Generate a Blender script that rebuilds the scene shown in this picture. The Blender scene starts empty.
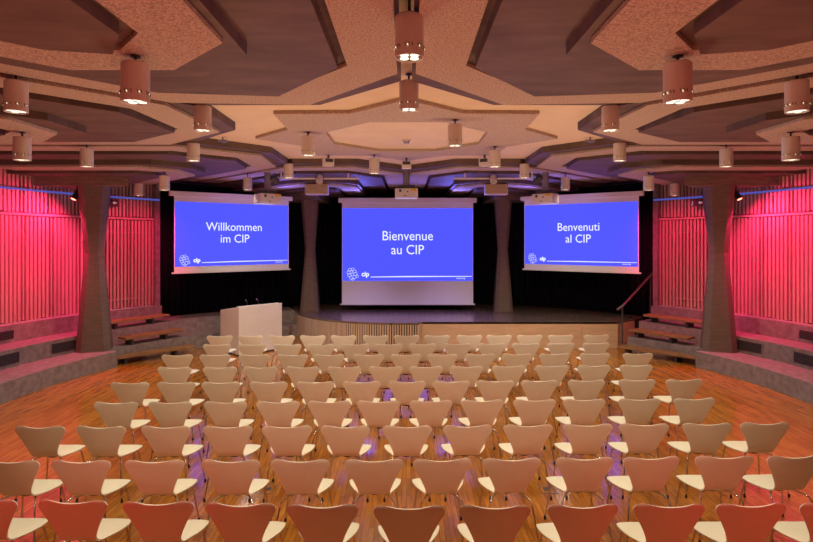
import bpy, math, random
from mathutils import Vector, Matrix
random.seed(7)
S = bpy.context.scene
COL = S.collection
H = 2.68            # eye height above the hall floor
F = 542.0           # focal length in pixels
CX, CY = 0.0, 8.9   # centre of the octagonal hall
R = math.radians
PI = math.pi

# ------------------------------------------------------------------ materials
def new_mat(name):
    m = bpy.data.materials.new(name); m.use_nodes = True
    nt = m.node_tree; b = nt.nodes['Principled BSDF']
    return m, nt, b
def plain(name, col, rough=.6, metal=0., spec=.5):
    m, nt, b = new_mat(name)
    b.inputs['Base Color'].default_value = (*col, 1)
    b.inputs['Roughness'].default_value = rough
    b.inputs['Metallic'].default_value = metal
    b.inputs['Specular IOR Level'].default_value = spec
    return m
def noisy(name, c1, c2, scale=8., rough=.8, detail=4., bump=0., stretch=(1,1,1), lo=.35, hi=.65, bscale=None, metal=0., spec=.4):
    m, nt, b = new_mat(name); n = nt.nodes; l = nt.links
    tc = n.new('ShaderNodeTexCoord'); mp = n.new('ShaderNodeMapping'); mp.inputs['Scale'].default_value = stretch
    l.new(tc.outputs['Object'], mp.inputs[0])
    t = n.new('ShaderNodeTexNoise'); t.inputs['Scale'].default_value = scale; t.inputs['Detail'].default_value = detail
    l.new(mp.outputs[0], t.inputs[0])
    r = n.new('ShaderNodeValToRGB'); r.color_ramp.elements[0].position = lo; r.color_ramp.elements[1].position = hi
    r.color_ramp.elements[0].color = (*c1, 1); r.color_ramp.elements[1].color = (*c2, 1)
    l.new(t.outputs[0], r.inputs[0]); l.new(r.outputs[0], b.inputs['Base Color'])
    b.inputs['Roughness'].default_value = rough; b.inputs['Metallic'].default_value = metal
    b.inputs['Specular IOR Level'].default_value = spec
    if bump:
        t2 = t
        if bscale:
            t2 = n.new('ShaderNodeTexNoise'); t2.inputs['Scale'].default_value = bscale; t2.inputs['Detail'].default_value = 3
            l.new(mp.outputs[0], t2.inputs[0])
        bp = n.new('ShaderNodeBump'); bp.inputs['Strength'].default_value = bump; bp.inputs['Distance'].default_value = .01
        l.new(t2.outputs[0], bp.inputs['Height']); l.new(bp.outputs[0], b.inputs['Normal'])
    return m
def emit(name, col, s):
    m, nt, b = new_mat(name)
    b.inputs['Base Color'].default_value = (0, 0, 0, 1)
    b.inputs['Emission Color'].default_value = (*col, 1); b.inputs['Emission Strength'].default_value = s
    b.inputs['Roughness'].default_value = .8
    return m
def parquet(name, c1, c2, rough, bw=.42, rh=.05, rot=90., mortar=(.10,.045,.015)):
    m, nt, b = new_mat(name); n = nt.nodes; l = nt.links
    tc = n.new('ShaderNodeTexCoord'); mp = n.new('ShaderNodeMapping'); mp.inputs['Rotation'].default_value = (0, 0, R(rot))
    l.new(tc.outputs['Object'], mp.inputs[0])
    br = n.new('ShaderNodeTexBrick'); br.inputs['Scale'].default_value = 1
    br.inputs['Brick Width'].default_value = bw; br.inputs['Row Height'].default_value = rh
    br.inputs['Mortar Size'].default_value = .0012; br.inputs['Color1'].default_value = (*c1, 1)
    br.inputs['Color2'].default_value = (*c2, 1); br.inputs['Mortar'].default_value = (*mortar, 1)
    br.inputs['Bias'].default_value = 0
    l.new(mp.outputs[0], br.inputs[0])
    t = n.new('ShaderNodeTexNoise'); t.inputs['Scale'].default_value = 3; t.inputs['Detail'].default_value = 5
    mp2 = n.new('ShaderNodeMapping'); mp2.inputs['Scale'].default_value = (14, 1.2, 1)
    l.new(tc.outputs['Object'], mp2.inputs[0]); l.new(mp2.outputs[0], t.inputs[0])
    r = n.new('ShaderNodeValToRGB'); r.color_ramp.elements[0].color = (.78, .75, .73, 1); r.color_ramp.elements[1].color = (1.15, 1.12, 1.1, 1)
    r.color_ramp.elements[0].position = .3; r.color_ramp.elements[1].position = .7
    l.new(t.outputs[0], r.inputs[0])
    mx = n.new('ShaderNodeMix'); mx.data_type = 'RGBA'; mx.blend_type = 'MULTIPLY'; mx.inputs[0].default_value = 1
    l.new(br.outputs[0], mx.inputs[6]); l.new(r.outputs[0], mx.inputs[7]); l.new(mx.outputs[2], b.inputs['Base Color'])
    b.inputs['Roughness'].default_value = rough; b.inputs['Specular IOR Level'].default_value = .9
    b.inputs['Coat Weight'].default_value = .22; b.inputs['Coat Roughness'].default_value = .2
    return m

M = {}
M['floor'] = parquet('parquet', (.39,.142,.018), (.57,.225,.031), .15)
M['stage'] = parquet('stage boards', (.16,.11,.085), (.21,.145,.11), .25, bw=2.4, rh=.3, rot=0, mortar=(.02,.015,.012))
M['gran'] = noisy('wood wool', (.30,.22,.165), (.62,.50,.40), scale=70, rough=.95, bump=.7, detail=4, lo=.32, hi=.60)
M['plaster'] = noisy('cream plaster', (.76,.62,.43), (.80,.66,.47), scale=3, rough=.9)
M['conc'] = noisy('board marked concrete', (.18,.13,.10), (.28,.215,.17), scale=5, rough=.8, stretch=(1,1,6), bump=.15, lo=.3, hi=.7)
M['soffit'] = noisy('smooth dark concrete', (.10,.066,.054), (.175,.12,.098), scale=1.8, rough=.7, stretch=(1,3,1), detail=7, lo=.3, hi=.7)
M['tier'] = noisy('poured concrete', (.21,.165,.155), (.335,.275,.26), scale=9, rough=.85, bump=.15, lo=.3, hi=.7)
M['colm'] = noisy('column concrete', (.155,.105,.085), (.22,.155,.125), scale=3, rough=.75, stretch=(1.5,1.5,9), bump=.06, lo=.25, hi=.75, detail=8)
M['slat'] = noisy('pale batten', (.50,.32,.26), (.60,.40,.33), scale=6, rough=.6, stretch=(8,8,.6))
M['gap'] = plain('dark gap', (.045,.03,.03), .9)
M['backing'] = plain('dark stained wall', (.20,.125,.105), .9)
M['trim'] = plain('pale metal rail', (.62,.62,.55), .4, .3)
M['curtain'] = noisy('black velvet', (.006,.006,.009), (.014,.014,.02), scale=20, rough=.95, spec=.1)
M['tread'] = noisy('oiled wood', (.26,.12,.05), (.42,.21,.09), scale=6, rough=.5, stretch=(1,1,5))
M['lectern'] = noisy('white laminate', (.78,.73,.68), (.82,.77,.72), scale=3, rough=.45)
M['panel'] = noisy('birch plywood', (.60,.40,.25), (.68,.46,.29), scale=4, rough=.5, stretch=(.6,1,4))
M['lamel'] = noisy('beech lamella', (.58,.42,.29), (.68,.50,.35), scale=4, rough=.55, stretch=(6,6,.5))
M['chair'] = noisy('cream lacquered shell', (.79,.72,.58), (.83,.76,.61), scale=5, rough=.42)
M['chrome'] = plain('chrome tube', (.62,.60,.58), .18, 1.)
M['black'] = plain('black plastic', (.012,.012,.013), .5)
M['white'] = plain('white paint', (.74,.70,.66), .5)
M['lampw'] = plain('white lamp enamel', (.72,.64,.58), .42)
M['lens'] = plain('lamp reflector plate', (.22,.17,.14), .6)
M['slot'] = plain('shadowed slot', (.16,.10,.07), .8)
M['grey'] = plain('grey metal', (.32,.30,.30), .45, .5)
M['dark'] = plain('dark grey metal', (.07,.07,.075), .5, .3)
M['steel'] = plain('brushed steel', (.5,.48,.46), .3, 1.)
M['fabric'] = plain('white screen fabric', (.80,.78,.78), .9)
M['tan'] = noisy('tan grille cloth', (.50,.36,.22), (.60,.44,.28), scale=60, rough=.9)
M['glow'] = emit('lit lamp', (1., .88, .66), 1.7)
M['glow2'] = emit('light through slots', (1., .80, .45), 1.2)
M['red'] = emit('red lit lens', (1., .10, .06), 14.)
M['blue'] = emit('projected blue', (.080,.096,1.5), 1.0)
M['text'] = emit('projected white', (.86,.9,1.), 1.05)
M['signw'] = emit('lit pictogram', (.9,.45,.45), .55)
M['yellow'] = plain('yellow sticker', (.8,.5,.05), .5)
M['led'] = emit('blue light tube', (.13,.16,.8), .5)  # blue light falling on a metal rail, painted as emission

# ------------------------------------------------------------------ helpers
class MB:
    def __init__(s): s.v = []; s.f = []
    def add(s, vs, fs):
        o = len(s.v); s.v += [tuple(p) for p in vs]; s.f += [tuple(i + o for i in f) for f in fs]; return s
    def box(s, x0, x1, y0, y1, z0, z1, mat=None):
        vs = [(x, y, z) for z in (z0, z1) for y in (y0, y1) for x in (x0, x1)]
        if mat: vs = [mat @ Vector(p) for p in vs]
        return s.add(vs, [(0,2,3,1), (4,5,7,6), (0,1,5,4), (2,6,7,3), (0,4,6,2), (1,3,7,5)])
    def prism(s, poly, z0, z1):
        a = sum(poly[i][0]*poly[(i+1)%len(poly)][1] - poly[(i+1)%len(poly)][0]*poly[i][1] for i in range(len(poly)))
        if a < 0: poly = poly[::-1]
        n = len(poly)
        vs = [(x, y, z0) for x, y in poly] + [(x, y, z1) for x, y in poly]
        fs = [tuple(range(n-1, -1, -1)), tuple(range(n, 2*n))] + [(i, (i+1)%n, n+(i+1)%n, n+i) for i in range(n)]
        return s.add(vs, fs)
    def tube(s, pts, r, n=8, cap=True):
        pts = [Vector(p) for p in pts]; rings = []
        rr = r if isinstance(r, (list, tuple)) else [r]*len(pts)
        up = None
        for i, p in enumerate(pts):
            d = (pts[min(i+1, len(pts)-1)] - pts[max(i-1, 0)]).normalized()
            if up is None:
                up = Vector((0,0,1)) if abs(d.z) < .9 else Vector((1,0,0))
            a = d.cross(up).normalized(); up = a.cross(d).normalized()
            rings.append([p + (a*math.cos(2*PI*k/n) + up*math.sin(2*PI*k/n))*rr[i] for k in range(n)])
        vs = [q for g in rings for q in g]; m = len(pts)
        fs = [(i*n+k, i*n+(k+1)%n, (i+1)*n+(k+1)%n, (i+1)*n+k) for i in range(m-1) for k in range(n)]
        if cap: fs += [tuple(range(n-1, -1, -1)), tuple((m-1)*n+k for k in range(n))]
        return s.add(vs, fs)
    def lathe(s, prof, n=24, c=(0,0,0)):
        m = len(prof)
        vs = [(c[0]+r*math.cos(2*PI*k/n), c[1]+r*math.sin(2*PI*k/n), c[2]+z) for r, z in prof for k in range(n)]
        fs = [(i*n+k, i*n+(k+1)%n, (i+1)*n+(k+1)%n, (i+1)*n+k) for i in range(m-1) for k in range(n)]
        return s.add(vs, fs)
    def disc(s, c, r, n=16, flip=False):
        vs = [(c[0]+r*math.cos(2*PI*k/n), c[1]+r*math.sin(2*PI*k/n), c[2]) for k in range(n)]
        f = tuple(range(n)); return s.add(vs, [f[::-1] if flip else f])
    def build(s, name, mat, parent=None, smooth=False, loc=None, bevel=0):
        me = bpy.data.meshes.new(name); me.from_pydata(s.v, [], s.f); me.materials.append(mat)
        if smooth:
            for p in me.polygons: p.use_smooth = True
        me.update()
        o = bpy.data.objects.new(name, me); COL.objects.link(o)
        if parent: o.parent = parent
        if loc: o.location = loc
        if bevel:
            b = o.modifiers.new('bevel', 'BEVEL'); b.width = bevel; b.segments = 2; b.limit_method = 'ANGLE'
        return o
def tag(o, label=None, cat=None, group=None, kind=None):
    if label: o['label'] = label
    if cat: o['category'] = cat
    if group: o['group'] = group
    if kind: o['kind'] = kind
    return o
def thing(name, label, cat, loc=(0,0,0), rz=0, group=None):
    o = bpy.data.objects.new(name, None); COL.objects.link(o); o.empty_display_size = .1
    o.location = loc; o.rotation_euler = (0, 0, rz)
    return tag(o, label, cat, group)
def struct(o, label=None): o['kind'] = 'structure'; return tag(o, label)
def children(o): return [c for c in bpy.data.objects if c.parent == o]
def copy_tree(o, parent=None):
    c = o.copy(); COL.objects.link(c)
    if parent: c.parent = parent
    for ch in KIDS.get(o.name, children(o)):
        copy_tree(ch, c)
    return c
KIDS = {}
def freeze(o):
    ks = children(o); KIDS[o.name] = ks
    for k in ks: freeze(k)
def pol(r, a, c=(CX, CY)): return (c[0] + r*math.cos(R(a)), c[1] + r*math.sin(R(a)))
def at(px, Y): return (px - 406.5)*Y/F          # world x of a direction at depth Y
def smooth_mod(o, ang=40):
    pass

# ------------------------------------------------------------------ the shell of the hall
mb = MB(); n = 96
mb.prism([pol(8.9, 360*k/n) for k in range(n)], -.12, 0)
mb.box(-5.5, 5.5, -2.2, 3.0, -.12, -.002)
struct(mb.build('floor', M['floor']), 'orange brown parquet floor of the round hall')

PLZ = H + 1.71
mb = MB(); mb.prism([pol(9.6, 360*k/48) for k in range(48)], PLZ, PLZ+.15); mb.box(-5.6, 5.6, -2.3, 3, PLZ+.001, PLZ+.16)
struct(mb.build('ceiling', M['plaster']), 'cream plaster ceiling above the star-shaped panels')

mb = MB(); mb.box(-5.4, 5.4, -2.3, -2.1, 0, PLZ); struct(mb.build('wall_rear', M['plaster']))

# slatted side walls
def arc_wall(sgn):
    A0, A1 = 142.4, 232.0
    name = 'wall_left' if sgn < 0 else 'wall_right'
    ang = lambda a: a if sgn < 0 else 180 - a
    # backing
    mb = MB(); N = 60
    inner = [pol(8.20, ang(A0 + (A1-A0)*k/N)) for k in range(N+1)]
    outer = [pol(8.34, ang(A0 + (A1-A0)*k/N)) for k in range(N, -1, -1)]
    mb.prism(inner + outer, 0, PLZ)
    x = sgn*5.15
    mb.box(min(x, x+sgn*.15), max(x, x+sgn*.15), -2.2, 2.6, 0, PLZ)
    w = struct(mb.build(name, M['backing']), 'dark wall behind pale vertical battens on the %s' % ('left' if sgn < 0 else 'right'))
    # battens: two tiers of slats with a rail between
    for nm, z0, z1, off, dep in (('lower_battens', 1.03, 3.17, 0, .055), ('upper_battens', 3.25, 4.1, .35, .05)):
        mb = MB(); a = A0 + .3 + off*.66; i = 0
        while a < 205:
            c = pol(8.165, ang(a)); rot = Matrix.Translation((c[0], c[1], 0)) @ Matrix.Rotation(R(ang(a)), 4, 'Z')
            wd = .052 if (i % 7) else .030
            mb.box(-dep/2, dep/2, -wd/2, wd/2, z0 + (.0 if i % 5 else .015), z1, rot); a += .62; i += 1
        mb.build(nm, M['slat'], w)
    for nm, z0, z1 in (('bottom_rail', 1.0, 1.02), ('middle_rail', 3.185, 3.23)):
        mb = MB(); r0, r1 = (8.10, 8.2)
        inner = [pol(r0, ang(A0 + (205-A0)*k/N)) for k in range(N+1)]; outer = [pol(r1, ang(A0 + (205-A0)*k/N)) for k in range(N, -1, -1)]
        mb.prism(inner + outer, z0, z1); mb.build(nm, M['trim'] if nm == 'bottom_rail' else M['slat'], w)
    # end post
    c = pol(8.12, ang(142.2)); rot = Matrix.Translation((c[0], c[1], 0)) @ Matrix.Rotation(R(ang(142.2)), 4, 'Z')
    mb = MB(); mb.box(-.1, .1, -.06, .06, .66, 4.2, rot); mb.build('end_post', M['tier'], w)
    # door leaf hidden in the battens: its outline
    mb = MB()
    N2 = 8; a0, a1 = 144.5, 151.5
    for z0, z1 in ((2.86, 2.875), (1.22, 1.245)):
        inner = [pol(8.125, ang(a0 + (a1-a0)*k/N2)) for k in range(N2+1)]; outer = [pol(8.17, ang(a0 + (a1-a0)*k/N2)) for k in range(N2, -1, -1)]
        mb.prism(inner + outer, z0, z1)
    mb.build('door_outline', M['slat'], w)
    # metal rail on its brackets, the blue light on it painted as glow
    mb = MB(); mb.tube([pol(8.0, ang(a), (CX, CY)) + (3.70,) for a in range(142, 204, 2)], .022, 8)
    t = tag(mb.build('light_tube', M['led']), 'thin blue light tube along the top of the %s slatted wall' % ('left' if sgn < 0 else 'right'), 'light tube', 'blue light tubes on the side walls')
    mb = MB()
    for a in range(146, 204, 9):
        p = pol(8.0, ang(a)); q = pol(8.15, ang(a)); mb.tube([(p[0], p[1], 3.73), (q[0], q[1], 3.76)], .012, 6)
    mb.build('bracket', M['dark'], t)
arc_wall(-1); arc_wall(1)

# concrete tiers round the hall (one set each side), narrower by the steps
def ring(mb, r0, r1, a0, a1, z0, z1, ang, N=36):
    inner = [pol(r0, ang(a0 + (a1-a0)*k/N)) for k in range(N+1)]; outer = [pol(r1, ang(a0 + (a1-a0)*k/N)) for k in range(N, -1, -1)]
    mb.prism(inner + outer, z0, z1)
for sgn in (-1, 1):
    side = 'left' if sgn < 0 else 'right'
    ang = (lambda a: a) if sgn < 0 else (lambda a: 180 - a)
    aend = 115.5 if sgn < 0 else 141.5
    mb = MB(); ring(mb, 6.62, 7.40, 157.3, 216, 0, .33, ang); ring(mb, 6.86, 7.40, aend, 157.3, 0, .33, ang)
    a = struct(mb.build('concrete_tier', M['tier']), 'lowest concrete tier curving along the %s side of the floor' % side)
    mb = MB(); ring(mb, 7.38, 8.02, 158.5, 216, 0, .66, ang); ring(mb, 7.40, 8.30 , aend, 158.5, 0, .66, ang)
    struct(mb.build('concrete_tier', M['tier']), 'middle concrete tier below the %s slatted wall' % side)
    mb = MB(); ring(mb, 8.00, 8.30, 141.5, 216, .6, 1.0, ang)
    struct(mb.build('concrete_tier', M['tier']), 'top concrete parapet at the foot of the %s slatted wall' % side)
    # ventilation grilles in the risers
    for (r, am, z0, z1, wd, lab) in ((7.375, 161.8, .40, .59, .75, 'long dark vent grille in the %s riser just in front of the column'),
                                     (7.995, 169.3, .74, .9, .7, 'dark vent grille in the upper %s riser near the photo edge'),
                                     (7.375, 172.9, .40, .59, .7, 'dark vent grille in the middle %s riser near the photo edge'),):
        c = pol(r, ang(am)); g = thing('vent_grille', lab % side, 'vent', (c[0], c[1], z0), R(ang(am)), 'vent grilles in the %s concrete risers' % side)
        mb = MB(); mb.box(-.015, .02, -wd/2, wd/2, 0, z1-z0); mb.build('opening', M['gap'], g)
        mb = MB()
        for k in range(5):
            z = (z1-z0)*(k+.5)/5; mb.box(-.022, -.012, -wd/2, wd/2, z-.006, z+.006)
        mb.build('louvre', M['dark'], g)
        mb = MB(); mb.box(-.025, .0, -wd/2-.02, -wd/2, 0, z1-z0); mb.box(-.025, 0, wd/2, wd/2+.02, 0, z1-z0); mb.build('side_trim', M['tier'], g)
    # wooden half steps
    def mx(p): return (p[0]*(-sgn), p[1])
    for k, (p, q, zt, lab) in enumerate((((-6.14,11.53), (-4.98,12.77), .185, 'lowest wooden step board at the foot of the %s stairs, resting on the floor'),
                              ((-6.20,11.97), (-5.40,13.15), .515, 'middle wooden step board of the %s stairs, on the lowest concrete tier'),
                              ((-6.62,12.10), (-5.85,13.40), .845, 'highest wooden step board of the %s stairs, under the slatted wall'))):
        p = Vector(mx(p)); q = Vector(mx(q)); d = (q-p); L = d.length; c = (p+q)/2
        rz = math.atan2(d.y, d.x)
        if sgn > 0: rz += PI
        # local +y must point away from the hall centre
        s1 = 1 if Vector((-math.sin(rz), math.cos(rz))).dot(c - Vector((CX, CY))) > 0 else -1
        t = thing('wooden_step', lab % side, 'step', (c.x, c.y, zt-.185), rz, 'wooden step boards of the %s stairs' % side)
        mb = MB(); mb.box(-L/2, L/2, min(0, s1*.33), max(0, s1*.33), .135, .185); mb.build('tread', M['tread'], t, bevel=.006)
        for x in (-L/2+.15, L/2-.45):
            mb = MB(); mb.box(x, x+.06, min(s1*.05, s1*.3), max(s1*.05, s1*.3), 0.001, .135); mb.build('support', M['dark'], t)

# hourglass concrete columns
def column(x, y, zb, face, sb, label, hb=.12):
    t = thing('concrete_column', label, 'column', (x, y, zb), R(face), 'hourglass concrete columns')
    zt = H + 1.15 - zb; zw = 2.40 - zb
    def oct_ring(f, c, z):
        h = f/2; e = h + c
        return [(e,-h,z), (e,h,z), (h,e,z), (-h,e,z), (-e,h,z), (-e,-h,z), (-h,-e,z), (h,-e,z)]
    mb = MB()
    prof = [(.43*sb, .115*sb, 0), (.165*sb, .092*sb, zw), (.36*sb, .115*sb, zt)]
    vs = [p for f, c, z in prof for p in oct_ring(f, c, z)]
    fs = [(i*8+k, i*8+(k+1)%8, (i+1)*8+(k+1)%8, (i+1)*8+k) for i in range(2) for k in range(8)]
    fs += [tuple(range(7, -1, -1)), tuple(16+k for k in range(8))]
    mb.add(vs, fs); mb.build('shaft', M['colm'], t)
    return t
cl = column(-6.69, 11.63, .33, -67.5, 1.0, 'hourglass concrete column on the left tier beside the red slatted wall')
cr = column(6.69, 11.63, .33, -112.5, 1.0, 'hourglass concrete column on the right tier beside the red slatted wall')
column(-2.76, 15.55, .66, -90, .80, 'narrow concrete column on the stage left of the middle screen')
column(2.76, 15.55, .66, -90, .80, 'narrow concrete column on the stage right of the middle screen')

# ------------------------------------------------------------------ the folded ceiling, eight equal sectors
T225 = R(22.5)
def line_pt(o, r):                       # point at radius r lying at distance o inside the sector edge (+ side)
    th = T225 - math.asin(o/r); return (r*math.cos(th), r*math.sin(th))
def shape(tip, o, rs, rout=8.75, inner=None):
    """V outline: tip on the axis, shoulder on the line offset o, then outwards; inner = (tip2, o2, rs2) cuts the middle away"""
    up = []
    if tip: up.append((tip, 0.))
    if rs: up.append(line_pt(o, rs))
    up.append(line_pt(o, rout))
    if inner:
        t2, o2, r2 = inner
        half = up + [line_pt(o2, rout), line_pt(o2, r2)] + ([(t2, 0.)] if t2 else [])
        lo = [(x, -y) for x, y in half[::-1]]
        return half, lo
    return up, [(x, -y) for x, y in up[::-1]]
def place(pts, a):
    c, s = math.cos(R(a)), math.sin(R(a)); return [(CX + x*c - y*s, CY + x*s + y*c) for x, y in pts]
SECT = {-112.5: 'front left', -67.5: 'front right', -157.5: 'left', -22.5: 'right', 157.5: 'rear left', 22.5: 'rear right', 112.5: 'far left', 67.5: 'far right'}
WHERE = {-112.5: 'nearest left of the middle gap', -67.5: 'nearest right of the middle gap',
         -157.5: 'on the left before the left column', -22.5: 'on the right before the right column',
         157.5: 'above the left column', 22.5: 'above the right column', 112.5: 'before the stage on the left', 67.5: 'before the stage on the right'}
for a, nm in SECT.items():
    ro = 8.75 if a > 0 or abs(a) > 100 or a > -60 else 8.75
    # concrete slab, ribs and caps: structure
    u, l = shape(2.69, .055, 3.45, ro)
    mb = MB(); mb.prism(place(u + l, a), H+1.597, PLZ+.01)
    u, l = shape(3.50, .60, 4.22, ro); mb.prism(place(u + l, a), H+1.50, PLZ)
    c0 = struct(mb.build('ceiling_coffer', M['soffit']), 'folded concrete coffer of the ceiling ' + WHERE[a])
    u, l = shape(4.57, 1.217, 4.92, ro); mb = MB(); mb.prism(place(u + l, a), H+1.41, H+1.53)
    u, l = shape(5.46, 1.85, 5.72, ro); mb.prism(place(u + l, a), H+1.32, H+1.45)
    mb.build('lower_step', M['soffit'], c0)
    u, l = shape(6.27, 2.4, None, ro); mb = MB(); mb.prism(place(u + l, a), H+1.14, H+1.34); mb.build('column_head', M['conc'], c0)
    # rough acoustic panels hung below
    ro = 7.9
    u, l = shape(2.90, .085, 3.84, ro, (3.46, .53, 4.11)); mb = MB()
    mb.prism(place(u + l, a), H+1.55, H+1.59)
    p = tag(mb.build('acoustic_panel', M['gran'], bevel=.004), 'rough upper acoustic ceiling panel with V-shaped tip, ' + WHERE[a], 'acoustic panel', 'upper acoustic ceiling panels')
    u, l = shape(4.90, 1.283, 5.28, ro, (5.40, 1.78, 5.6)); mb = MB()
    mb.prism(place(u + l, a), H+1.37, H+1.408)
    tag(mb.build('acoustic_panel', M['gran'], bevel=.004), 'rough lower acoustic ceiling panel around a dark recess, ' + WHERE[a], 'acoustic panel', 'lower acoustic ceiling panels')
# star in the middle with its octagonal opening
star = [pol(2.48 if k % 2 == 0 else 1.93, -90 + 22.5*k) for k in range(16)]
hole = [pol(1.36, -90 + 22.5 + 45*k) for k in range(8)]
mb = MB(); z0, z1 = H+1.66, PLZ-.002
vs = [(x, y, z) for z in (z0, z1) for x, y in star + hole]
fs = []
for k in range(8):
    ap, nA, nB = 2*k, (2*k-1) % 16, (2*k+1) % 16          # apex with the notches either side of it
    hA, hB = 16 + (k-1) % 8, 16 + k
    for o, fl in ((0, True), (24, False)):
        f = [nA+o, ap+o, nB+o, hB+o, hA+o]; fs.append(tuple(f[::-1] if fl else f))
fs += [(k, (k+1)%16, 24+(k+1)%16, 24+k) for k in range(16)]
fs += [(16+(k+1)%8, 16+k, 40+k, 40+(k+1)%8) for k in range(8)]
mb.add(vs, fs)
tag(mb.build('acoustic_panel', M['gran']), 'star-shaped acoustic panel with octagonal opening in the middle of the ceiling', 'acoustic panel')

# ------------------------------------------------------------------ cylinder lamps
def lamp_proto():
    t = thing('cylinder_lamp', '', 'ceiling lamp')
    mb = MB(); r, L = .1, .295
    mb.lathe([(.0, L), (.09, L), (r, L-.01), (r, .004), (r-.004, 0), (r-.008, .004), (r-.008, .03)], 28)
    mb.build('housing', M['lampw'], t, smooth=False)
    for p in t.children: pass
    mb = MB(); mb.disc((0,0,.012), r-.007, 28, True); mb.build('lens_plate', M['lens'], t)
    for k in range(4):
        b = MB(); a = PI/4 + k*PI/2; c = (.050*math.cos(a), .050*math.sin(a))
        b.lathe([(.031, .012), (.031, .008), (.0, .007)], 14, (c[0], c[1], 0)); b.build('bulb', M['glow'], t)
    b = MB()
    for k in range(28):
        if k % 7 in (3, 6): continue
        a = 2*PI*k/28; rot = Matrix.Rotation(a, 4, 'Z') @ Matrix.Translation((r+.0005, 0, 0)) @ Matrix.Rotation(R(22), 4, 'X')
        b.box(-.002, .0013, -.0028, .0028, .060, .084, rot)
    tag(b.build('vent_slots', M['slot'], t), kind='stuff')
    b = MB()
    for k in (1, 7, 8, 12, 16, 18, 23, 27):
        a = 2*PI*k/30 + .02; rot = Matrix.Rotation(a, 4, 'Z') @ Matrix.Translation((r+.002, 0, 0)) @ Matrix.Rotation(R(22), 4, 'X')
        b.box(-.002, .0012, -.0035, .0035, .062, .074, rot)
    tag(b.build('lit_slots', M['glow2'], t), kind='stuff')
    return t
LP = lamp_proto(); freeze(LP); first = [True]
ld = bpy.data.lights.new('lamp_light', 'SPOT'); ld.energy = 92; ld.color = (1., .94, .66); ld.spot_size = R(150); ld.spot_blend = 1.; ld.shadow_soft_size = .07
def lamp(x, y, hb, ztop, label, group, light=True):
    if first[0]: o = LP; first[0] = False
    else: o = copy_tree(LP)
    o.location = (x, y, H + hb); o['label'] = label; o['group'] = group
    mb = MB(); L = .295
    mb.tube([(0,0,L-.005), (0,0,ztop - hb + .004)], .011, 8)
    mb.lathe([(.0,ztop-hb-.012), (.035, ztop-hb-.012), (.035, ztop-hb)], 12)
    mb.build('stem', M['dark'], o)
    if light:
        l = bpy.data.objects.new('lamp_light', ld); COL.objects.link(l); l.location = (x, y, H + hb - .012)
    return o
G = 'white cylinder lamps hanging from the ceiling'
p = pol(5.12, -90); lamp(p[0]+.02, p[1], 1.266, 1.71, 'white cylinder lamp in the middle ceiling gap, nearest the camera at top centre', G)
p = pol(3.32, -90); lamp(p[0]+.025, p[1], 1.334, 1.71, 'white cylinder lamp in the middle ceiling gap, directly behind the top centre lamp', G)
for sx, sd in ((-1, 'left'), (1, 'right')):
    def A(r, a):
        x, y = pol(r, a); return (x if sx < 0 else -x), y
    x, y = A(5.27, -135); lamp(x, y, 1.22, 1.60, 'white cylinder lamp at the far %s edge of the photo, upper of two' % sd, G)
    x, y = A(3.44, -135); lamp(x, y, 1.30, 1.60, 'white cylinder lamp hanging where the %s panel tips meet beside the cream plaster' % sd, G)
    x, y = A(5.25, 180); lamp(x, y, 1.20, 1.60, 'small white cylinder lamp in front of the top of the %s column' % sd, G)
    x, y = A(3.50, 180); lamp(x, y, 1.295, 1.62, 'white cylinder lamp directly below the lamp at the %s panel tips' % sd, G)
    x, y = A(3.50, 135); lamp(x, y, 1.30, 1.62, 'small white cylinder lamp at the %s end of the spotlight pipe' % sd, G)
    x, y = A(5.22, 135); lamp(x, y, 1.16, 1.60, 'small white cylinder lamp hanging before the top of the %s screen' % sd, G)
    x, y = A(5.27, -112.5); lamp(x, y, 1.02, 1.37, 'large white cylinder lamp under the near %s rough panel, lowest of the big ones' % sd, G)
    x, y = A(5.28, -157.5); lamp(x, y, 1.01, 1.37, 'white cylinder lamp at the %s edge of the photo, lower of two' % sd, G)
    x, y = A(5.28, 157.5); lamp(x, y, 1.0, 1.37, 'small white cylinder lamp between the %s column and the %s screen' % (sd, sd), G)
    x, y = A(7.6, 147.5); lamp(x, y, 1.06, 1.40, 'tiny white cylinder lamp close to the slatted wall right behind the %s column' % sd, G, light=False)
G2 = 'cylinder lamps under the star panel'
for (x, y, lab) in ((-1.515, 8.34, 'white cylinder lamp under the left arm of the star panel'), (.67, 7.48, 'white cylinder lamp under the star panel, the largest right of centre'),
                    (1.57, 9.63, 'white cylinder lamp under the star panel beside the right small loudspeaker'), (-.63, 10.57, 'white cylinder lamp under the rear of the star panel, left of the projector')):
    lamp(x, y, 1.295, 1.66, lab, G2)

# ------------------------------------------------------------------ stage
SZ = .662
arc = [(-3.30,15.85), (-3.16,15.42), (-2.98,14.95), (-2.72,14.5), (-2.4,14.1), (-2.0,13.75), (-1.55,13.49), (-1.0,13.3), (-.4,13.2), (.30,13.18)]
st = thing('stage', 'low stage with dark reflective deck in front of the middle screen', 'stage', (0, 15, 0))
def loc(pts): return [(x, y-15) for x, y in pts]
back = [(5.2,13.35), (5.86,13.92), (6.25,14.35), (5.5,15.4), (4.2,16.4), (2.6,17.1), (-2.6,17.1), (-3.5,16.6)]
mb = MB(); mb.prism(loc(arc + [(.32,13.35)] + back), SZ-.05, SZ); mb.build('deck', M['stage'], st)
ins = [(x*.985 + .0, y + .05) for x, y in arc]
mb = MB(); mb.prism(loc(ins + [(.32,13.42)] + [(x-.04 if x > 0 else x+.04, y+(.05 if y < 14 else -.05)) for x, y in back]), .002, SZ-.05); mb.build('plinth', M['gap'], st)
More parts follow.
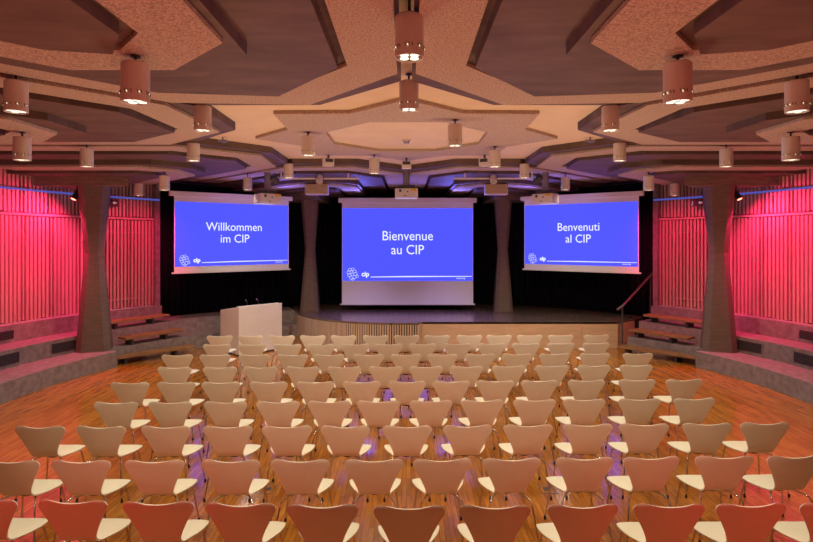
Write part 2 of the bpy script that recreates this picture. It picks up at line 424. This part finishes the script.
# lamella front along the arc
mb = MB()
import itertools
def walk(pts, step):
    d = 0; out = []
    for (a, b) in zip(pts, pts[1:]):
        a = Vector(a); b = Vector(b); L = (b-a).length
        while d <= L:
            out.append((a + (b-a)*(d/L), math.atan2((b-a).y, (b-a).x))); d += step
        d -= L
    return out
for i, (p, r) in enumerate(walk(arc[1:], .062)):
    rot = Matrix.Translation((p.x, p.y-15, 0)) @ Matrix.Rotation(r, 4, 'Z')
    w = .034 if i % 3 else .042
    if p.x < -2.35: w = .058
    mb.box(-w/2, w/2, -.0, .03, .01, SZ-.05, rot)
mb.build('lamella_front', M['lamel'], st)
mb = MB(); mb.box(.30, .37, 13.33-15, 13.42-15, .0, SZ-.05)
for x0, x1 in ((.375, 2.4), (2.405, 4.3), (4.305, 5.2)): mb.box(x0, x1, 13.35-15, 13.42-15, .005, SZ-.005)
rot = Matrix.Translation((5.2, 13.352-15, 0)) @ Matrix.Rotation(math.atan2(.57, .66), 4, 'Z'); mb.box(.005, .87, 0, .05, .005, SZ-.004, rot)
mb.build('panel_front', M['panel'], st)
# concrete steps between the tier and the stage
mb = MB(); mb.prism([(-3.9,14.95), (-3.2,14.75), (-3.1,15.35), (-3.55,15.7)], 0, .335)
struct(mb.build('concrete_steps', M['tier']), 'small concrete step between the left tier and the stage')

# black curtain round the back
path = [(-6.56,13.86), (-6.05,14.55), (-5.4,15.25), (-4.6,15.95), (-3.6,16.55), (-2.6,16.9), (-1.2,17.0)]
path = path + [(0,17.0)] + [(-x, y) for x, y in path[::-1]]
pts = walk(path, .03)
mb = MB(); vs = []; 
for i, (p, r) in enumerate(pts):
    o = .035*math.sin(i*1.15) + .018*math.sin(i*.47); q = (p.x - math.sin(r)*o, p.y + math.cos(r)*o)
    vs += [(q[0], q[1], .70), (q[0], q[1], 4.2)]
fs = [(2*i, 2*i+2, 2*i+3, 2*i+1) for i in range(len(pts)-1)]
mb.add(vs, fs); cu = mb.build('curtain', M['curtain'], smooth=True)
s = cu.modifiers.new('thick', 'SOLIDIFY'); s.thickness = .01
tag(cu, 'black pleated curtain hanging around the back of the stage behind the screens', 'curtain')
mb = MB(); mb.tube([(x, y-.0, 4.21) for x, y in path], .02, 8); mb.build('curtain_rail', M['dark'], cu)
# outer wall behind the curtain
mb = MB(); o1 = [pol(8.95, 35 + 110*k/30) for k in range(31)]; o2 = [pol(9.1, 35 + 110*k/30) for k in range(30, -1, -1)]
mb.prism(o1 + o2, 0, PLZ); struct(mb.build('wall_back', M['gap']), 'dark wall behind the stage curtain')

# ------------------------------------------------------------------ screens
def text_mesh(body, size, name, parent, loc, bold=0., align='CENTER', mat='text', sx=1.):
    cu = bpy.data.curves.new('t', 'FONT'); cu.body = body; cu.size = size; cu.align_x = align; cu.offset = bold; cu.extrude = .001; cu.resolution_u = 3
    ob = bpy.data.objects.new('t', cu); COL.objects.link(ob)
    dg = bpy.context.evaluated_depsgraph_get(); me = bpy.data.meshes.new_from_object(ob.evaluated_get(dg))
    bpy.data.objects.remove(ob); me.name = name
    # text lies in XY: stand it up facing -Y
    for v in me.vertices: v.co = (v.co.x*sx, -v.co.z, v.co.y)
    me.materials.clear(); me.materials.append(M[mat])
    o = bpy.data.objects.new(name, me); COL.objects.link(o); o.parent = parent; o.location = loc
    return o
def logo(parent, x, z, s):
    """loose cluster of bubbly outlines"""
    mb = MB()
    def loop(cx, cz, r, a0, a1, k=14, w=.06):
        pts = [(x + (cx + r*math.cos(R(a0+(a1-a0)*i/k)))*s, -.004, z + (cz + r*.9*math.sin(R(a0+(a1-a0)*i/k)))*s) for i in range(k+1)]
        mb.tube(pts, .022*s, 4)
    for c in ((-.35,.62,.22,0,360), (.05,.72,.2,0,300), (-.5,.25,.25,40,330), (-.1,.35,.22,0,360), (.3,.42,.24,-60,200), (-.38,-.12,.26,60,360),
              (.0,-.02,.22,0,360), (.42,.05,.25,-150,160), (-.15,-.45,.25,100,400), (.25,-.38,.27,-170,130), (.62,-.28,.2,-120,170), (.05,-.62,.2,170,380)):
        loop(*c)
    return mb.build('slide_logo', M['text'], parent)
def screen(name_lab, x, y, rz, w, zc_top, zc_bot, zi_top, zi_bot, zf_bot, l1, l2, ts):
    t = thing('projection_screen', name_lab, 'screen', (x, y, 0), rz, 'projection screens above the stage')
    mb = MB(); mb.box(-w/2-.12, w/2+.12, -.04, .10, zc_bot, zc_top); mb.build('screen_case', M['white'], t, bevel=.01)
    mb = MB(); mb.box(-w/2-.02, w/2+.02, .0, .006, zf_bot, zc_bot+.03); mb.build('screen_fabric', M['fabric'], t)
    mb = MB(); mb.box(-w/2-.07, w/2+.07, -.012, .02, zf_bot-.035, zf_bot); mb.build('bottom_bar', M['white'], t)
    mb = MB(); mb.box(-w/2, w/2, -.003, -.0005, zi_bot, zi_top); im = mb.build('projected_slide', M['blue'], t)
    h = zi_top - zi_bot
    text_mesh(l1, ts, 'slide_text', im, (0, -.005, zi_top - h*.44), sx=.92)
    text_mesh(l2, ts, 'slide_text', im, (0, -.005, zi_top - h*.44 - h*.192), sx=.92)
    logo(im, -w/2 + w*.075, zi_bot + h*.09, h*.10)
    text_mesh('cip', h*.092, 'slide_text', im, (-w/2 + w*.175, -.005, zi_bot + h*.065), bold=.006)
    mb = MB(); mb.add([(-w/2+w*.215, -.004, zi_bot+h*.049), (0, -.004, zi_bot+h*.052), (w/2-.02, -.004, zi_bot+h*.058), (w/2-.02, -.004, zi_bot+h*.066), (0, -.004, zi_bot+h*.067), (-w/2+w*.215, -.004, zi_bot+h*.058)], [(0,1,2,3,4,5)])
    mb.build('slide_line', M['text'], im)
    text_mesh('www.cip', h*.036, 'slide_text', im, (w/2 - w*.09, -.005, zi_bot + h*.026))
screen('middle projection screen reading Bienvenue au CIP above the stage', 0.03, 15.45, 0, 3.70, 3.88, 3.745, 3.582, 1.515, .865, 'Bienvenue', 'au CIP', .385)
def side_screen(sg, lab, l1, l2):
    p = Vector((-5.574*sg, 13.05)) if sg > 0 else Vector((3.224, 14.75)); q = Vector((-3.224, 14.75)) if sg > 0 else Vector((5.574, 13.05))
    c = (p+q)/2; d = q-p
    screen(lab, c.x, c.y, math.atan2(d.y, d.x), d.length, 3.86, 3.745, 3.61, 2.035, 1.90, l1, l2, .30)
side_screen(1, 'left projection screen reading Willkommen im CIP', 'Willkommen', 'im CIP')
side_screen(-1, 'right projection screen reading Benvenuti al CIP', 'Benvenuti', 'al CIP')

# projectors
def projector(x, y, zb, w, rz, lab):
    t = thing('projector', lab, 'projector', (x, y, zb), rz, 'white projectors hanging from the ceiling')
    mb = MB(); mb.box(-w/2, w/2, -.19, .19, 0, .215); mb.build('body', M['white'], t, bevel=.015)
    mb = MB(); mb.box(-w/2+.02, w/2-.02, .18, .20, -.005, .05); mb.build('lens_side', M['text'], t)
    mb = MB(); mb.box(w*.18, w*.44, -.193, -.188, .15, .21); mb.build('sticker', M['yellow'], t)
    for c in ((-w*.32, -w*.22, -.194, -.188, .13, .19), (-w*.1, -w*.02, -.194, -.188, .03, .05), (w*.02, w*.08, -.194, -.188, .12, .15)):
        mb = MB(); mb.box(*c); mb.build('connector', M['dark'], t)
    mb = MB(); mb.box(-w*.37, w*.37, -.14, .14, .215, .29); mb.build('mount_plate', M['dark'], t)
    mb = MB(); mb.box(-.06, .06, -.05, .05, .29, (1.55 if x else 1.70)+H-zb); mb.build('mount_post', M['grey'], t)
projector(0.0, 12.9, H + 1.0, .54, 0, 'white ceiling projector in front of the middle screen')
projector(-3.19, 12.45, H + .84, .50, R(38), 'white ceiling projector overlapping the top of the left screen')
projector(3.19, 12.45, H + .84, .50, R(-38), 'white ceiling projector overlapping the top of the right screen')

# loudspeakers and spotlight pipes
for sx, sd in ((-1, 'left'), (1, 'right')):
    x = sx*2.23; y = 13.5
    t = thing('loudspeaker', 'wide tan-fronted loudspeaker hanging above the %s side of the stage' % sd, 'loudspeaker', (x, y, H+1.13), R(sx*-4), 'tan loudspeakers above the stage')
    mb = MB(); mb.box(-.28, .28, -.16, .2, 0, .25); mb.build('cabinet', M['white'], t, bevel=.01)
    mb = MB(); mb.box(-.27, .27, -.172, -.155, .01, .24); mb.build('grille', M['tan'], t)
    mb = MB(); mb.tube([(-.2,0,.2), (-.2,0,.24)], .015); mb.tube([(.2,0,.2), (.2,0,.24)], .015); mb.build('hanger', M['dark'], t)
    y = 12.2; z = H + 1.385
    x0, x1 = sx*3.0, sx*1.06
    t = thing('spotlight_pipe', 'thin horizontal lighting pipe below the ceiling on the %s of the projector' % sd, 'pipe', ((x0+x1)/2, y, z), 0, 'lighting pipes before the stage')
    hw = abs(x1-x0)/2
    mb = MB(); mb.tube([(-hw,0,0), (hw,0,0)], .02, 10); mb.build('pipe', M['white'], t)
    for hx in (-hw*.82, hw*.74):
        mb = MB(); mb.tube([(hx*-sx if sx > 0 else hx,0,.0), (hx*-sx if sx > 0 else hx,0,.165)], .02, 8); mb.build('hanger', M['white'], t)
    def par(x, y, z, rz, tilt, lab, grp, col='white'):
        t = thing('spotlight', lab, 'spotlight', (x, y, z), rz, grp)
        mb = MB(); m4 = Matrix.Translation((0,0,-.13)) @ Matrix.Rotation(R(tilt), 4, 'X')
        pr = [(.03,.1), (.065,.07), (.075,-.1), (.065,-.1), (.055,0)]
        sub = MB(); sub.lathe(pr, 14); mb.add([m4 @ Vector(v) for v in sub.v], sub.f); mb.build('can', M[col], t)
        mb = MB(); mb.tube([(-.085,0,-.13), (-.085,0,-.02), (0,0,.0), (.085,0,-.02), (.085,0,-.13)], .01, 6); mb.build('yoke', M['dark'], t)
    par(sx*1.95, y-.02, z+.12, 0, -35, 'small white spotlight clamped on the %s lighting pipe' % sd, 'spotlights on the pipes')
    par(sx*2.95, y-.12, z+.10, R(sx*40), 60, 'small dark spotlight at the outer end of the %s lighting pipe' % sd, 'spotlights on the pipe ends', 'dark')
    # small loudspeakers on the star points
    x, y = sx*1.525, 10.58
    t = thing('small_loudspeaker', 'small white box loudspeaker under the %s rear point of the star panel' % sd, 'loudspeaker', (x, y, H+1.44), R(sx*-25), 'small ceiling loudspeakers')
    mb = MB(); mb.box(-.1, .1, -.07, .09, 0, .15); mb.build('cabinet', M['white'], t, bevel=.01)
    mb = MB(); mb.box(-.075, .075, -.076, -.069, .075, .135); mb.build('grille', M['dark'], t)
    mb = MB(); mb.tube([(0,0,.15), (0,0,.222)], .02); mb.build('bracket', M['dark'], t)
    # tiny camera-like sensors
    t = thing('ceiling_sensor', 'tiny grey sensor bracket on the cream ceiling on the %s' % sd, 'sensor', (sx*3.05, 9.0, PLZ), 0, 'ceiling sensors')
    mb = MB(); mb.tube([(0,0,0), (0,0,-.05)], .012); mb.build('stem', M['grey'], t)
    mb = MB(); mb.box(-.08, .08, -.02, .02, -.075, -.045); mb.box(-.02, .05, -.04, .03, -.09, -.06); mb.build('head', M['grey'], t)
t = thing('small_loudspeaker', 'small white box loudspeaker under the rear point of the star, above the projector', 'loudspeaker', (0, 10.95, H+1.44), 0, 'small ceiling loudspeakers')
mb = MB(); mb.box(-.095, .095, -.07, .09, 0, .15); mb.build('cabinet', M['white'], t, bevel=.01)
mb = MB(); mb.box(-.075, .075, -.076, -.069, .075, .135); mb.build('grille', M['dark'], t)
mb = MB(); mb.tube([(0,0,.15), (0,0,.222)], .02); mb.build('bracket', M['dark'], t)
t = thing('smoke_detector', 'round white smoke detector in the middle of the octagonal ceiling opening', 'smoke detector', (0, 9.25, PLZ))
mb = MB(); mb.lathe([(0,-.06), (.045,-.06), (.055,-.045), (.055,-.03)], 20); mb.build('head', M['grey'], t)
mb = MB(); mb.lathe([(.0,-.03), (.075,-.03), (.075,0)], 20); mb.build('base', M['white'], t)

# exit signs
for sx, sd in ((-1, 'left'), (1, 'right')):
    px = 111 if sx < 0 else 697; Y = 12.75; x = at(px, Y)
    t = thing('exit_sign', 'small dark exit sign with pale pictogram on the slatted wall by the %s column' % sd, 'sign', (x, Y, 3.47), R(sx*-35), 'exit signs')
    mb = MB(); mb.box(-.15, .15, -.03, .03, 0, .17); mb.build('sign_box', M['black'], t, bevel=.006)
    mb = MB()
    # running figure and arrow
    mb.box(-.10,-.085,-.034,-.03,.115,.13); mb.add([(-.115,-.033,.06), (-.10,-.033,.055), (-.075,-.033,.105), (-.09,-.033,.112)], [(0,1,2,3)])
    mb.add([(-.105,-.033,.06), (-.09,-.033,.055), (-.065,-.033,.03), (-.075,-.033,.025)], [(0,1,2,3)]); mb.add([(-.12,-.033,.025), (-.11,-.033,.02), (-.095,-.033,.06), (-.105,-.033,.065)], [(0,1,2,3)])
    mb.build('pictogram', M['signw'], t)
    mb = MB(); mb.add([(.03,-.033,.085), (.07,-.033,.125), (.07,-.033,.10), (.115,-.033,.10), (.115,-.033,.07), (.07,-.033,.07), (.07,-.033,.045)], [(0,1,2,3,4,5,6)]); mb.build('arrow', M['signw'], t)
    mb = MB(); mb.box(-.04, .04, .03, .14, .06, .12); mb.build('wall_bracket', M['dark'], t)

# red spotlights by the columns, plus added red spots without a fixture
RED = (1., .028, .17)
def redspot(x, y, z, tx, ty, tz, e, ang=95, blend=.8, col=RED):
    l = bpy.data.lights.new('red_light', 'SPOT'); l.energy = e; l.color = col; l.spot_size = R(ang); l.spot_blend = blend; l.shadow_soft_size = .05
    o = bpy.data.objects.new('red_light', l); COL.objects.link(o); o.location = (x, y, z)
    o.rotation_euler = (Vector((tx, ty, tz)) - Vector((x, y, z))).to_track_quat('-Z', 'Y').to_euler()
for sx, sd in ((-1, 'left'), (1, 'right')):
    x = sx*7.0; y = 11.40
    t = thing('stage_spotlight', 'black spotlight with red light at the top of the %s column' % sd, 'spotlight', (x, y, 3.55), 0, 'red column spotlights')
    mb = MB(); m4 = Matrix.Rotation(R(sx*-14), 4, 'Y') @ Matrix.Rotation(R(-28), 4, 'X')
    sub = MB(); sub.lathe([(0,.22), (.045,.2), (.055,.1), (.06,-.02), (.055,-.02), (.045,.01)], 16); mb.add([m4 @ Vector(v) for v in sub.v], sub.f); mb.build('can', M['black'], t)
    sub = MB(); sub.disc((0,0,-.012), .05, 16, True); mb = MB(); mb.add([m4 @ Vector(v) for v in sub.v], sub.f); mb.build('lens', M['red'], t)
    mb = MB(); mb.tube([(-sx*.01,0,.1), (sx*-.07,0,.14), (sx*-.07,0,.29)], .012); mb.build('yoke', M['black'], t)
    redspot(x + sx*.02, y-.03, 3.50, sx*8.1, 10.8, 2.2, 210, 160)
    redspot(sx*6.2, 8.9, 3.6, sx*7.98, 10.9, 2.1, 400, 66, 1.)  # added spot without fixture, brightens the slatted wall
    redspot(x + sx*.02, y-.03, 3.50, sx*7.0, 11.0, .3, 190, 80)
    redspot(sx*5.2, 11.7, 3.75, sx*6.9, 13.3, 1.9, 330, 82, .8)  # added spot without fixture, reddens stairs and wall past the column
    redspot(sx*4.4, 1.0, 2.4, sx*2.3, 3.8, .7, 190, 46, 1., (1., .02, .035))  # added low spot without fixture, reddens the front row backs
    # added floods near the camera, no fixture, washing walls, panels and backs
    redspot(sx*3.6, 2.6, 3.4, sx*1.6, 6.0, 1.2, 12, 120, col=(1., .06, .06))

# ------------------------------------------------------------------ lectern
A_ = Vector((-3.85, 12.45)); B_ = Vector((-3.055, 13.3)); d = B_ - A_; L = d.length; rz = math.atan2(d.y, d.x)
t = thing('lectern', 'wide white lectern with sloping top standing left of the stage', 'lectern', (A_.x, A_.y, 0), rz)
mb = MB(); dep = .86
prof = [(0, .03), (0, 1.14), (dep, 1.0), (dep, .03)]
vs = [(x, y, z) for x in (0, L) for y, z in prof]
mb.add(vs, [(0,1,2,3), (7,6,5,4), (0,4,5,1), (1,5,6,2), (2,6,7,3), (3,7,4,0)]); mb.build('body', M['lectern'], t, bevel=.008)
mb = MB(); mb.box(.04, L-.04, .04, dep-.04, 0, .03); mb.build('base', M['black'], t)
mb = MB(); mb.box(.03, L-.03, .1, .16, 1.125, 1.135); mb.build('top_edge', M['lectern'], t)
for k, (mx_, lab) in enumerate(((.42, 'thin gooseneck microphone on the lectern, the left one'), (.72, 'thin gooseneck microphone on the lectern, the right one'))):
    rot = Matrix.Rotation(rz, 4, 'Z'); w = Vector((A_.x, A_.y, 0)) + rot @ Vector((mx_, .35, 0))
    m = thing('microphone', lab, 'microphone', (w.x, w.y, 1.085), rz, 'gooseneck microphones on the lectern')
    mb = MB(); mb.lathe([(0,.012), (.035,.012), (.04,0)], 14); mb.build('foot', M['black'], m)
    mb = MB(); mb.tube([(0,0,.01), (0,.0,.08), (0,.02,.12), (0,.05,.14)], .004, 6); mb.build('gooseneck', M['dark'], m)
    mb = MB(); mb.tube([(0,.045,.138), (0,.085,.150)], .011, 8); mb.build('head', M['steel'], m)

# handrail right
t = thing('handrail', 'steel handrail rising beside the right stairs at the stage corner', 'handrail', (5.23, 13.12, .185))
mb = MB(); mb.tube([(-.14,-.02,.81), (.0,.0,.90), (1.12,.83,1.67)], .028, 10); mb.build('rail', M['steel'], t)
mb = MB(); mb.tube([(0,.02,0), (0,.02,.89)], .022, 10); mb.build('post', M['dark'], t)
mb = MB(); mb.tube([(1.05,.85,.48), (1.05,.80,1.61)], .02, 10); mb.build('post', M['dark'], t)
mb = MB(); mb.lathe([(0,.012),(.05,.012),(.05,0)], 14, (0,.02,0)); mb.build('foot_plate', M['dark'], t)

# floor boxes
for px, lab in ((268, 'square metal floor socket lid between chairs left of centre'), (548, 'square metal floor socket lid between chairs right of centre')):
    Y = 5.82; x = at(px, Y)
    t = thing('floor_socket', lab, 'floor socket', (x, Y, 0), 0, 'floor socket lids')
    mb = MB()
    for b in ((-.09,.09,-.09,-.08), (-.09,.09,.08,.09), (-.09,-.08,-.08,.08), (.08,.09,-.08,.08)): mb.box(*b, 0, .004)
    mb.build('frame', M['steel'], t)
    mb = MB(); mb.box(-.08, .08, -.08, .08, 0, .003); mb.build('lid', M['floor'], t)
    mb = MB(); mb.box(-.05, .03, -.02, .04, .003, .006); mb.build('handle', M['dark'], t)

# ------------------------------------------------------------------ chairs
def interp(tab, s):
    for (a, b), (c, d) in zip(tab, tab[1:]):
        if a <= s <= c: return b + (d-b)*(s-a)/(c-a)
    return tab[-1][1] if s > tab[-1][0] else tab[0][1]
def catmull(P, n=8):
    out = []; P = [Vector(p) for p in P]; E = [P[0]*2-P[1]] + P + [P[-1]*2-P[-2]]
    for i in range(1, len(E)-2):
        for k in range(n):
            t = k/n; a, b, c, d = E[i-1:i+3]
            out.append(.5*((2*b) + (c-a)*t + (2*a-5*b+4*c-d)*t*t + (3*b-a-3*c+d)*t**3))
    out.append(P[-1]); return out
PROF = catmull([(-.262,.785), (-.240,.70), (-.216,.61), (-.190,.52), (-.160,.452), (-.112,.415), (-.04,.406), (.04,.412), (.115,.423), (.165,.423), (.197,.410)], 8)
cum = [0]
for a, b in zip(PROF, PROF[1:]): cum.append(cum[-1] + (b-a).length)
SL = cum[-1]
def prof_at(s):
    s = max(0, min(SL, s))
    for i in range(len(cum)-1):
        if s <= cum[i+1] or i == len(cum)-2:
            t = (s-cum[i])/(cum[i+1]-cum[i]); return PROF[i] + (PROF[i+1]-PROF[i])*t
SW = .345
WT = catmull([(0,.205), (.008,.228), (.022,.247), (.045,.257), (.075,.252), (.12,.230), (.18,.200), (.24,.172), (.29,.153), (.335,.140), (.38,.142), (.43,.163), (.48,.197), (.53,.225), (.575,.238), (.615,.238), (.65,.225)], 6)
WT = [(p.x, p.y) for p in WT]
WT = [(a/.65*SL if a > SW else a, b) for a, b in WT]
WT = [(a, b) for a, b in WT]
def wid(s):
    w = interp(WT, s)
    e = SL - s
    if e < .055: w *= math.sqrt(max(0.05, 1 - (1 - e/.055)**2*.55))
    return w
def surf(u, s):
    if s < .15: s2 = s + .030*(1 - abs(u)**2.2)*(1 - s/.15) + .012*max(0, abs(u)-.8)/.2*(1 - s/.15)
    else: s2 = s
    p = prof_at(s2); x = u*wid(s)
    kb = max(0, 1 - s/SW); ks = max(0, min(1, (s-SW)/.12))
    y = p.x + .028*u*u*kb ; z = p.y + (.010*u*u - .014*abs(u)**4)*ks
    return Vector((x, y, z))
US = [-1, -.97, -.9, -.8, -.6, -.4, -.2, 0, .2, .4, .6, .8, .9, .97, 1]
def shell(name, s0, s1, ns, parent, cap0, cap1, th=.011):
    SS = [s0 + (s1-s0)*i/ns for i in range(ns+1)]
    if s0 == 0: SS = sorted(set([0, .004, .01, .018] + SS))
    if s1 == SL: SS = sorted(set(SS + [SL-.004, SL-.012, SL-.024]))
    nu = len(US); top = []; bot = []
    for s in SS:
        for u in US:
            p = surf(u, s); e = .004
            du = surf(min(1,u+e), s) - surf(max(-1,u-e), s); ds = surf(u, min(SL,s+e)) - surf(u, max(0,s-e))
            nrm = ds.cross(du).normalized()
            if nrm.z < 0 and s > SW: nrm = -nrm
            if s <= SW and nrm.y < 0: nrm = -nrm
            top.append(p + nrm*th/2); bot.append(p - nrm*th/2)
    n = len(top); mb = MB(); fs = []
    m = len(SS)
    for i in range(m-1):
        for k in range(nu-1):
            a = i*nu+k; fs.append((a, a+nu, a+nu+1, a+1)); fs.append((n+a, n+a+1, n+a+nu+1, n+a+nu))
    for i in range(m-1):
        a = i*nu; fs.append((a, n+a, n+a+nu, a+nu)); b = a+nu-1; fs.append((b, b+nu, n+b+nu, n+b))
    for k in range(nu-1):
        if cap0: fs.append((k, k+1, n+k+1, n+k))
        a = (m-1)*nu+k
        if cap1: fs.append((a, n+a, n+a+1, a+1))
    mb.add(top + bot, fs)
    o = mb.build(name, M['chair'], parent, smooth=True)
    me = o.data
    # keep the rim crisp
    try:
        me.set_sharp_from_angle(angle=R(50))
    except Exception: pass
    return o
def chair_proto():
    t = thing('stacking_chair', '', 'chair')
    shell('backrest', 0, SW, 16, t, True, False)
    shell('seat', SW, SL, 18, t, False, True)
    mb = MB(); mb.lathe([(0,.376), (.055,.376), (.06,.380), (.06,.399), (0,.399)], 18, (0,.0,0)); mb.build('hub', M['black'], t)
    for sx in (-1, 1):
        for sy in (-1, 1):
            c = catmull([(sx*.03, .02+sy*.03, .388), (sx*.12, .01+sy*.10, .388), (sx*.165, sy*.150, .374), (sx*.188, -.01+sy*.182, .33), (sx*.232, -.02+sy*.235, .012)], 5)
            mb = MB(); mb.tube(c, .0075, 8); l = mb.build('leg', M['chrome'], t, smooth=True)
            mb = MB(); e = c[-1]; mb.lathe([(0,.035), (.010,.035), (.0125,.0), (0,0)], 10, (e.x, e.y, 0)); mb.build('foot_glide', M['black'], l)
    return t
CP = chair_proto(); freeze(CP); cfirst = True
ROWS = [
 ((500, 505, 503), [-18,72.3,158.2,240.3,322.5,409.3,494.8,583,669.5,751.3,836]),
 ((459.5, 458.5, 455.5), [10,80.7,154.3,230.3,300.2,374,442.4,512,585,651.7,724.5,795.5]),
 ((425.5, 425, 422.5), [39.8,100.7,165.7,227.7,287,345.2,407,467.7,528.2,588,644.3,707.4,765.3]),
 ((401.5, 400, 397.5), [115.8,170,225.3,278,329.2,378.4,431,482.4,534.6,584.3,639.6,694.5]),
 ((382, 380.7, 378.6), [129.9,176.3,220.9,268.8,315.2,361.9,407,451.2,495.2,539.5,586.5,637.2,684.2]),
 ((366.8, 366, 364), [174.4,219.9,260.7,302.6,344.2,385.8,426,466.4,508.7,552,594.1,636.2]),
 ((354.5, 353.8, 352.5), [177.3,215,254,292.6,329.2,368.6,406,442.3,480,516.9,554.5,594.9,637.9]),
 ((344.2, 343.5, 342), [216.7,251.6,287.6,320.9,355,388.7,422.5,457.5,491.5,526,561,596]),
 ((335.6, 335, 334.3), [219.6,250.6,282,312.7,343.5,375.7,406.7,437,469.4,499.1,529.6,560.8,596.6]),
]
ORD = ['first','second','third','fourth','fifth','sixth','seventh','eighth','ninth','tenth','eleventh','twelfth','thirteenth']
RN = ['nearest row', 'second row from the camera', 'third row from the camera', 'fourth row from the camera', 'fifth row from the camera',
      'fifth row from the stage', 'third row from the stage', 'row second from the stage', 'row closest to the stage']
RN = ['the nearest row, its back lit red', 'the second row from the camera', 'the third row from the camera', 'the fourth row from the camera', 'the middle row',
      'the fourth row from the stage', 'the third row from the stage', 'the second row from the stage', 'the row closest to the stage']
for ri, ((yl, yc, yr), xs) in enumerate(ROWS):
    n = len(xs)
    for k, px in enumerate(xs):
        t = (px-406.5)/300.
        yy = yc + ((yr-yc)*min(t,1.2) if t > 0 else (yl-yc)*min(-t,1.2))
        dback = F*(H-.776)/(yy-240)
        rz = R(1.0 + random.uniform(-2.2, 2.2)) + R(.6)*t
        x = at(px, dback); 
        if cfirst: o = CP; cfirst = False
        else: o = copy_tree(CP)
        # the measured point is the top of the back, .262 behind the chair's middle
        o.location = (x - .24*math.sin(rz), dback + .232*math.cos(rz), 0); o.rotation_euler = (0, 0, rz)
        mid = n//2
        if n % 2 and k == mid: pos = 'the middle chair'
        elif k == 0: pos = 'the leftmost chair'
        elif k == n-1: pos = 'the rightmost chair'
        elif k < n/2: pos = ORD[k] + ' chair from the left'
        else: pos = ORD[n-1-k] + ' chair from the right'
        o['label'] = 'cream shell chair, %s in %s' % (pos, RN[ri]); o['group'] = 'cream chairs in ' + RN[ri].replace(', its back lit red', '')

# ------------------------------------------------------------------ added spots without fixtures for stage, lectern and rear ceiling
def spot(x, y, z, tx, ty, tz, e, col, ang, size=.1, blend=.7):
    l = bpy.data.lights.new('stage_light', 'SPOT'); l.energy = e; l.color = col; l.spot_size = R(ang); l.spot_blend = blend; l.shadow_soft_size = size
    o = bpy.data.objects.new('stage_light', l); COL.objects.link(o); o.location = (x, y, z)
    o.rotation_euler = (Vector((tx, ty, tz)) - Vector((x, y, z))).to_track_quat('-Z', 'Y').to_euler()
for sx in (-1, 1):
    spot(sx*1.3, 15.2, 3.62, sx*1.2, 13.4, 4.3, 75, (.16, .16, 1.), 150)
    spot(sx*3.3, 14.2, 3.55, sx*3.4, 12.4, 4.3, 60, (.18, .16, 1.), 150)
    spot(sx*1.5, 13.3, 3.9, sx*1.1, 14.1, 0.66, 360, (.34, .22, 1.), 62, blend=1.)  # added purple wash on the deck
    spot(sx*1.0, 7.9, 4.2, sx*2.5, 13.0, .3, 440, (1., .80, .60), 56, blend=1.)  # added front light on stage, lectern and far chair backs
    spot(sx*2.65, 12.5, 3.8, sx*4.2, 14.4, 3.6, 25, (.7, .4, 1.), 80)

# added soft ceiling fill from floor level, the hall has no such lamps
def up(x, y, z, e, col, ang=165):
    l = bpy.data.lights.new('uplight', 'SPOT'); l.energy = e; l.color = col; l.spot_size = R(ang); l.spot_blend = .6; l.shadow_soft_size = .4
    o = bpy.data.objects.new('uplight', l); COL.objects.link(o); o.location = (x, y, z); o.rotation_euler = (PI, 0, 0)
WARM = (1., .72, .46); ROSY = (1., .36, .31)
for sx in (-1, 1):
    up(sx*5.3, 5.6, .5, 48, (1., .17, .13)); up(sx*5.7, 9.0, .5, 55, ROSY); up(sx*2.4, 2.2, .7, 66, (1., .17, .12)); up(sx*2.0, 12.3, .8, 35, (1., .5, .9))
    up(sx*2.3, 7.6, 1.0, 130, WARM)
up(0, 2.3, .8, 95, (1., .28, .22))
w = bpy.data.worlds.new('world'); S.world = w; w.use_nodes = True
w.node_tree.nodes['Background'].inputs[0].default_value = (.9, .5, .4, 1); w.node_tree.nodes['Background'].inputs[1].default_value = .0

# ------------------------------------------------------------------ camera and view
cam = bpy.data.cameras.new('camera'); co = bpy.data.objects.new('camera', cam); COL.objects.link(co)
co.location = (0, 0, H); co.rotation_euler = (PI/2, 0, 0); cam.sensor_width = 36; cam.lens = 24.0; cam.shift_y = -31/813.; cam.clip_start = .05
S.camera = co
S.view_settings.view_transform = 'Standard'; S.view_settings.look = 'None'; S.view_settings.gamma = 1; S.view_settings.use_curve_mapping = False
S.view_settings.exposure = 0.0
S.cycles.max_bounces = 10; S.cycles.diffuse_bounces = 7
